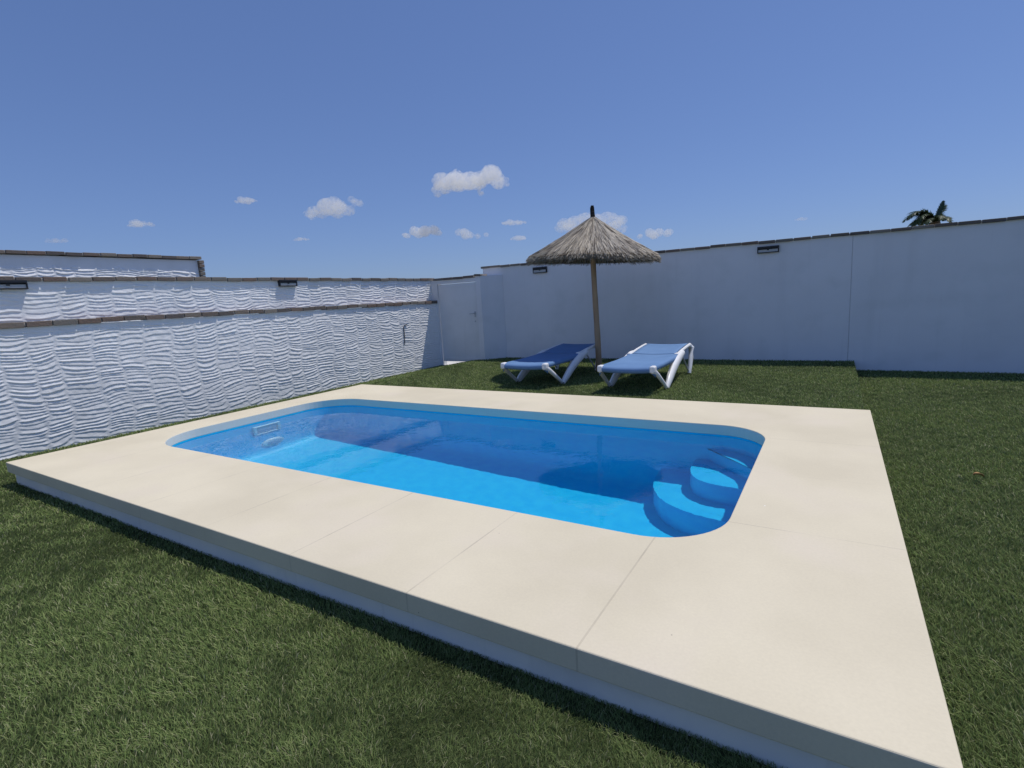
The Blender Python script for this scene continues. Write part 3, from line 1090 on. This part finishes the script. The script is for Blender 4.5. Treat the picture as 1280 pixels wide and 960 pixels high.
# ------------------------------------------------------------------ palm beyond the back wall
def ray(px, py):
    return fw + r2 * ((px - 640) / F) - u2 * ((py - 480) / F)
def make_palm():
    d = ray(1172, 277)
    D = 26 / math.hypot(d.x, d.y)
    c = W(0, 0, 0) + d * D
    base = Vector((c.x, c.y, -.06))
    t = empty('palm_tree', base, 'palm tree beyond the back wall with only its upper fronds showing above the coping', 'palm tree')
    H = c.z + .06
    mb = MB()
    n = 16
    mb.tube([(0.12 * math.sin(i * .25), 0, H * i / n) for i in range(n + 1)], [.24 - .07 * i / n + (.02 if i % 2 else 0) for i in range(n + 1)], 12)
    mb.build('trunk', M['palmtrunk'], t, smooth=True)
    top = Vector((0.12 * math.sin(4), 0, H))
    side = Vector((r2.x, r2.y, 0)).normalized()      # across the view
    dep = Vector((fw.x, fw.y, 0)).normalized()
    rr = random.Random(5)
    def frond(az, elev, Ln, droop):
        v, f, tn = [], [], []
        dirh = side * math.cos(az) + dep * math.sin(az)
        p = top.copy()
        e = elev
        n = 26
        spine = [p.copy()]
        for i in range(n):
            e -= droop * (.4 + 1.2 * i / n) / n
            p = p + (dirh * math.cos(e) + Vector((0, 0, math.sin(e)))) * (Ln / n)
            spine.append(p.copy())
        for i in range(1, n + 1):
            tdir = (spine[i] - spine[i - 1]).normalized()
            sd = tdir.cross(Vector((0, 0, 1)))
            sd = sd.normalized() if sd.length > .05 else side
            for s_ in (-1, 1):
                for q in range(2):
                    ll = .42 * Ln / 1.4 * (math.sin(math.pi * min(1, (i + q * .5) / n * .93 + .06)) ** .6) * rr.uniform(.8, 1.1)
                    a = spine[i - 1].lerp(spine[i], .5 * q)
                    b = a + (sd * s_ * .75 + tdir * .75 + Vector((0, 0, rr.uniform(-.35, .15)))).normalized() * ll + Vector((0, 0, -.10 * ll))
                    mid = a.lerp(b, .5) + Vector((0, 0, .05 * ll))
                    w = tdir * .018
                    n0 = len(v)
                    v += [a - w, a + w, mid + w * 1.1, mid - w * 1.1, b]
                    g = rr.uniform(.6, 1.3)
                    tn += [(.05 * g, .085 * g, .035 * g)] * 5
                    f += [(n0, n0 + 1, n0 + 2, n0 + 3), (n0 + 3, n0 + 2, n0 + 4)]
        # midrib
        for i in range(n):
            a, b = spine[i], spine[i + 1]
            w = Vector((0, 0, .018 * (1 - i / n) + .004))
            s2 = side * .012
            n0 = len(v)
            v += [a - w, a + s2, a + w, b - w, b + s2, b + w]
            tn += [(.11, .12, .06)] * 6
            f += [(n0, n0 + 1, n0 + 4, n0 + 3), (n0 + 1, n0 + 2, n0 + 5, n0 + 4), (n0 + 2, n0, n0 + 3, n0 + 5)]
        link('frond', v, f, M['frond'], t, tones=tn)
    # az 0 = towards picture right, pi = left
    P = math.pi
    def fr_(a, e, l, dr): frond(P * a, math.radians(e), l, dr)
    for q in ((1.0, 62, 1.35, 2.5), (.95, 48, 1.30, 2.0), (1.04, 40, 1.15, 2.2), (.9, 72, 1.05, 2.6), (1.1, 55, 1.2, 2.8), (.02, 66, .82, -.15), (.08, 58, .80, .3), (.6, 45, .9, 2.2), (1.4, 45, .9, 2.2),
              (.5, 30, .9, 1.8), (1.5, 30, .9, 1.8), (.05, 40, .62, 1.2), (1.9, 35, .6, 1.2), (1.0, 20, 1.0, 1.4), (.8, 30, 1.0, 1.8), (1.2, 30, 1.0, 1.8)):
        fr_(*q)
make_palm()

# small dry leaf on the lawn
def make_leaf():
    d = ray(1223, 597)
    tt = -(G0 - .02) / d.z
    c = W(0, 0, 0) + d * tt * S
    v, f = [], []
    for i in range(7):
        a = i / 6
        w = .018 * math.sin(math.pi * min(max(a, .03), .97)) ** .8
        for k, x in enumerate((-w, 0, w)):
            v.append((x, (a - .5) * .065, .012 * math.sin(a * 3) + (.012 if k != 1 else 0)))
    for i in range(6):
        for k in range(2): f.append((i * 3 + k, i * 3 + k + 1, i * 3 + k + 4, i * 3 + k + 3))
    o = link('dry_leaf', v, f, M['leaf'], smooth=True)
    s = o.modifiers.new('solid', 'SOLIDIFY'); s.thickness = .0015
    o.location = (c.x, c.y, .035)
    o.rotation_euler = (.2, .1, 1.9)
    tag(o, 'small curled orange-brown leaf lying on the lawn right of the deck', 'leaf')
make_leaf()

# ------------------------------------------------------------------ lawn blades
def make_grass():
    cam0 = np.array([0., 0.])
    x0, x1, y0, y1 = (LX + .004) * S, 5.6 * S, -1.2 * S, (RY - .004) * S
    DM = 36000.
    ND, D0 = 1.45, 1.75
    # rings in distance so that the candidates match the density
    P = []
    rings = [0, 1.75, 2.3, 3, 4, 5.2, 7, 9, 12, 15]
    for a, b in zip(rings, rings[1:]):
        dens = DM * (D0 / max(a, D0)) ** ND
        n = int(dens * (2 * b) * (2 * b))
        if n > 3e6: n = int(dens * math.pi * (b * b - a * a)); 
        r = np.sqrt(rng.uniform(a * a, b * b, int(dens * math.pi * (b * b - a * a))))
        th = rng.uniform(0, 2 * np.pi, len(r))
        x, y = r * np.sin(th), r * np.cos(th)
        ang = np.arctan2(x, y) - YAW
        ang = (ang + np.pi) % (2 * np.pi) - np.pi
        ok = (np.abs(ang) < math.radians(78)) & (x > x0) & (x < x1) & (y > y0) & (y < y1)
        ok &= ~((x > (DX0 + .034) * S) & (x < (DX1 - .034) * S) & (y > (DY0 + .034) * S) & (y < (DY1 - .034) * S))
        ok &= ~((x < (-5.36) * S) & (y > (GY - .004) * S))
        ok &= rng.random(len(r)) < (max(a, D0) / np.maximum(r, D0)) ** ND
        P.append(np.c_[x[ok], y[ok]])
    P = np.vstack(P)
    n = len(P)
    x, y = P[:, 0], P[:, 1]
    d = np.maximum(np.hypot(x, y), 1.0)
    z = (gh(x / S, y / S) + G0 - .010) * S
    w = .0009 * np.maximum(d / D0, .8) ** .72 * rng.uniform(.7, 1.3, n)
    patch = np.sin(x * 2.3 + 1.3 * np.sin(y * 1.9)) + np.sin(y * 3.1 + 1.7 * np.sin(x * 1.4 + 2)) + .6 * np.sin(x * 7.1 + y * 5.3)
    fine = np.sin(x * 19 + 2 * np.sin(y * 13)) + np.sin(y * 23 + 2 * np.sin(x * 11))
    hgt = .025 * rng.uniform(.55, 1.15, n) * (1 + .07 * patch)
    # nap: blades lean towards a common side, loosened by noise
    la = 2.2 + .7 * patch + .5 * fine + rng.normal(0, 1.25, n)
    lean = rng.uniform(.25, 1.15, n) * (1 + .12 * fine)
    lx, ly = np.cos(la), np.sin(la)
    # blade faces a random way
    fa = la + np.pi / 2 + rng.normal(0, .8, n)
    bx, by = np.cos(fa), np.sin(fa)
    V = np.zeros((n, 7, 3), np.float32)
    for k, (t, ww) in enumerate(((0, 1), (.45, .95), (.8, .7), (1, 0))):
        off = lean * hgt * t ** 1.7
        cx, cy, cz = x + lx * off, y + ly * off, z + hgt * (t - .28 * np.minimum(lean, 1.2) * t * t)
        if k < 3:
            V[:, 2 * k] = np.stack([cx - bx * w * ww, cy - by * w * ww, cz], -1)
            V[:, 2 * k + 1] = np.stack([cx + bx * w * ww, cy + by * w * ww, cz], -1)
        else:
            V[:, 6] = np.stack([cx, cy, cz], -1)
    base = np.arange(n, dtype=np.int32)[:, None] * 7
    quads = (base + np.array([0, 1, 3, 2, 2, 3, 5, 4, 4, 5, 6], np.int32)).ravel()
    me = bpy.data.meshes.new('lawn')
    me.vertices.add(n * 7); me.vertices.foreach_set('co', V.ravel())
    me.loops.add(n * 11); me.loops.foreach_set('vertex_index', quads)
    me.polygons.add(n * 3)
    ls = (np.arange(n, dtype=np.int32)[:, None] * 11 + np.array([0, 4, 8], np.int32)).ravel()
    me.polygons.foreach_set('loop_start', ls)
    me.polygons.foreach_set('loop_total', np.tile(np.array([4, 4, 3], np.int32), n))
    me.update(calc_edges=True)
    me.polygons.foreach_set('use_smooth', np.ones(n * 3, dtype=bool))
    pal = np.array([(.128, .178, .060), (.183, .235, .083), (.245, .275, .114), (.33, .33, .18), (.46, .42, .28)])
    pick = rng.choice(5, n, p=[.30, .36, .25, .07, .02])
    col = pal[pick] * rng.uniform(.8, 1.2, n)[:, None] * (1 + .07 * patch + .04 * fine)[:, None]
    cc = np.ones((n, 7, 4), np.float32)
    cc[:, :, :3] = (col * np.array([1.08, 1.13, 1.06]))[:, None, :]
    ca = me.color_attributes.new('tone', 'FLOAT_COLOR', 'POINT')
    ca.data.foreach_set('color', cc.ravel())
    me.materials.append(M['blade'])
    o = bpy.data.objects.new('lawn', me)
    C.objects.link(o)
    tag(o, 'short artificial grass around the pool deck and under the loungers', 'grass', kind='stuff')
    print('blades', n)
make_grass()

# ------------------------------------------------------------------ clouds
def make_cloud(px, py, wpx, hpx, label, dens=.02, seed=0, lumps=None, D=2600.):
    D = D * (1 + .22 * ((seed * 7) % 5)) if hpx < 20 else D
    rr = random.Random(seed)
    d = ray(px, py)
    c = W(0, 0, 0) + d * D
    u = D / F                      # metres per pixel there
    side = Vector((rt.x, rt.y, 0))
    dep = Vector((fw.x, fw.y, 0)).normalized()
    w, h = wpx * u, hpx * u
    mbp = []
    if lumps is None:
        lumps = []
        k = 5 + int(wpx / 12)
        for i in range(k):
            t = (i + .5) / k * 2 - 1
            r = h * .5 * (1 - .62 * abs(t) ** 1.6) * rr.uniform(.7, 1.05)
            lumps.append((t * .47 * wpx, (-h * .28 + r * .8) / u * rr.uniform(.6, 1.2), r / u))
    bm = bmesh.new()
    for (lx, lz, lr) in lumps:
        for q in range(3):
            r = lr * u * rr.uniform(.75, 1.0)
            off = side * (lx * u + rr.uniform(-.35, .35) * r) + Vector((0, 0, lz * u + rr.uniform(-.2, .2) * r)) + dep * rr.uniform(-.9, .9) * h * .8
            mm = Matrix.Translation(off) @ Matrix.Diagonal((1.25, 1.25, 1, 1))
            bmesh.ops.create_icosphere(bm, subdivisions=3, radius=r, matrix=mm)
    me = bpy.data.meshes.new('cloud')
    bm.to_mesh(me)
    bm.free()
    o = bpy.data.objects.new('cloud', me)
    o.location = c
    C.objects.link(o)
    rm = o.modifiers.new('remesh', 'REMESH')
    rm.mode = 'VOXEL'
    rm.voxel_size = max(h / 16, 1.6)
    m = bpy.data.materials.new('cloud_vapour')
    m.use_nodes = True
    t = m.node_tree
    t.nodes.clear()
    out = t.nodes.new('ShaderNodeOutputMaterial')
    pv = t.nodes.new('ShaderNodeVolumePrincipled')
    pv.inputs['Color'].default_value = (.99, .99, 1, 1)
    pv.inputs['Anisotropy'].default_value = .25
    tc = t.nodes.new('ShaderNodeTexCoord')
    nz = t.nodes.new('ShaderNodeTexNoise')
    nz.inputs['Scale'].default_value = 6.5 / h
    nz.inputs['Detail'].default_value = 5
    nz.inputs['Roughness'].default_value = .6
    t.links.new(tc.outputs['Object'], nz.inputs['Vector'])
    mr = t.nodes.new('ShaderNodeMapRange')
    mr.inputs[1].default_value = .42
    mr.inputs[2].default_value = .74
    mr.inputs[3].default_value = 0
    mr.inputs[4].default_value = dens * 58 / h
    t.links.new(nz.outputs[0], mr.inputs[0])
    t.links.new(mr.outputs[0], pv.inputs['Density'])
    t.links.new(pv.outputs[0], out.inputs['Volume'])
    me.materials.append(m)
    try: m.cycles.volume_step_rate = 1.0
    except Exception: pass
    tag(o, label, 'cloud', 'small white clouds over the far wall')
CL = [
    (588, 227, 98, 30, 'largest white cloud, long and lumpy, high to the left of the parasol', .10, [(-44, -8, 5), (-32, -1, 10), (-18, 2, 12), (-4, 2, 11), (10, 0, 10), (24, 6, 12), (36, 1, 8), (45, -2, 4), (12, -12, 4), (-12, -5, 8), (-17, 10, 5)]),
    (416, 257, 74, 26, 'second largest cloud, lumpy with a thin right arm, left of the highest cloud', .06, [(-32, -9, 5), (-20, -7, 7), (-8, 0, 11), (2, 2, 10), (14, -5, 8), (24, 5, 5), (33, 2, 4), (-2, -6, 9)]),
    (308, 251, 30, 9, 'tiny flat cloud high on the left, alone above the textured wall', .05, None),
    (174, 280, 34, 10, 'small oval cloud at the left, above the corner of the taller wall section', .045, None),
    (72, 301, 26, 8, 'faintest small cloud low at the far left', .02, None),
    (528, 289, 48, 14, 'small bright cloud low in the middle, directly below the left end of the largest cloud', .07, [(-20, -4, 4), (-10, 1, 6), (2, 0, 7), (14, 0, 6), (-6, -3, 6), (20, -3, 4)]),
    (590, 292, 46, 14, 'small cloud with a trailing right tail, below the largest cloud', .04, [(-16, 3, 5), (-8, 2, 5), (-2, -2, 4), (8, -4, 3.5), (18, -3, 3), (-8, -3, 4)]),
    (642, 278, 34, 9, 'small thin cloud, upper one of the pair left of the parasol tip', .045, None),
    (648, 298, 22, 7, 'very small cloud, lower one of the pair left of the parasol tip', .04, None),
    (376, 299, 22, 6, 'very small faint cloud low under the second largest cloud', .035, None),
    (745, 279, 96, 26, 'wide cloud partly hidden behind the tip of the parasol', .05, [(-40, 0, 8), (-28, 3, 9), (-14, 4, 9), (2, 3, 10), (16, 5, 10), (28, 1, 8), (36, -7, 6), (20, -6, 8), (-32, -4, 6)]),
    (818, 292, 48, 12, 'small flat cloud just right of the parasol canopy', .05, [(-18, -2, 3), (-6, 1, 5.5), (6, 1, 6), (16, 0, 4.5), (0, -3, 4)]),
    (1002, 274, 16, 5, 'faintest wisp of cloud over the back wall right of its lamp', .015, None),
]
for i, (px, py, w, h, lab, dn, lum) in enumerate(CL):
    make_cloud(px, py, w, h, lab, dn, 40 + i, lum)
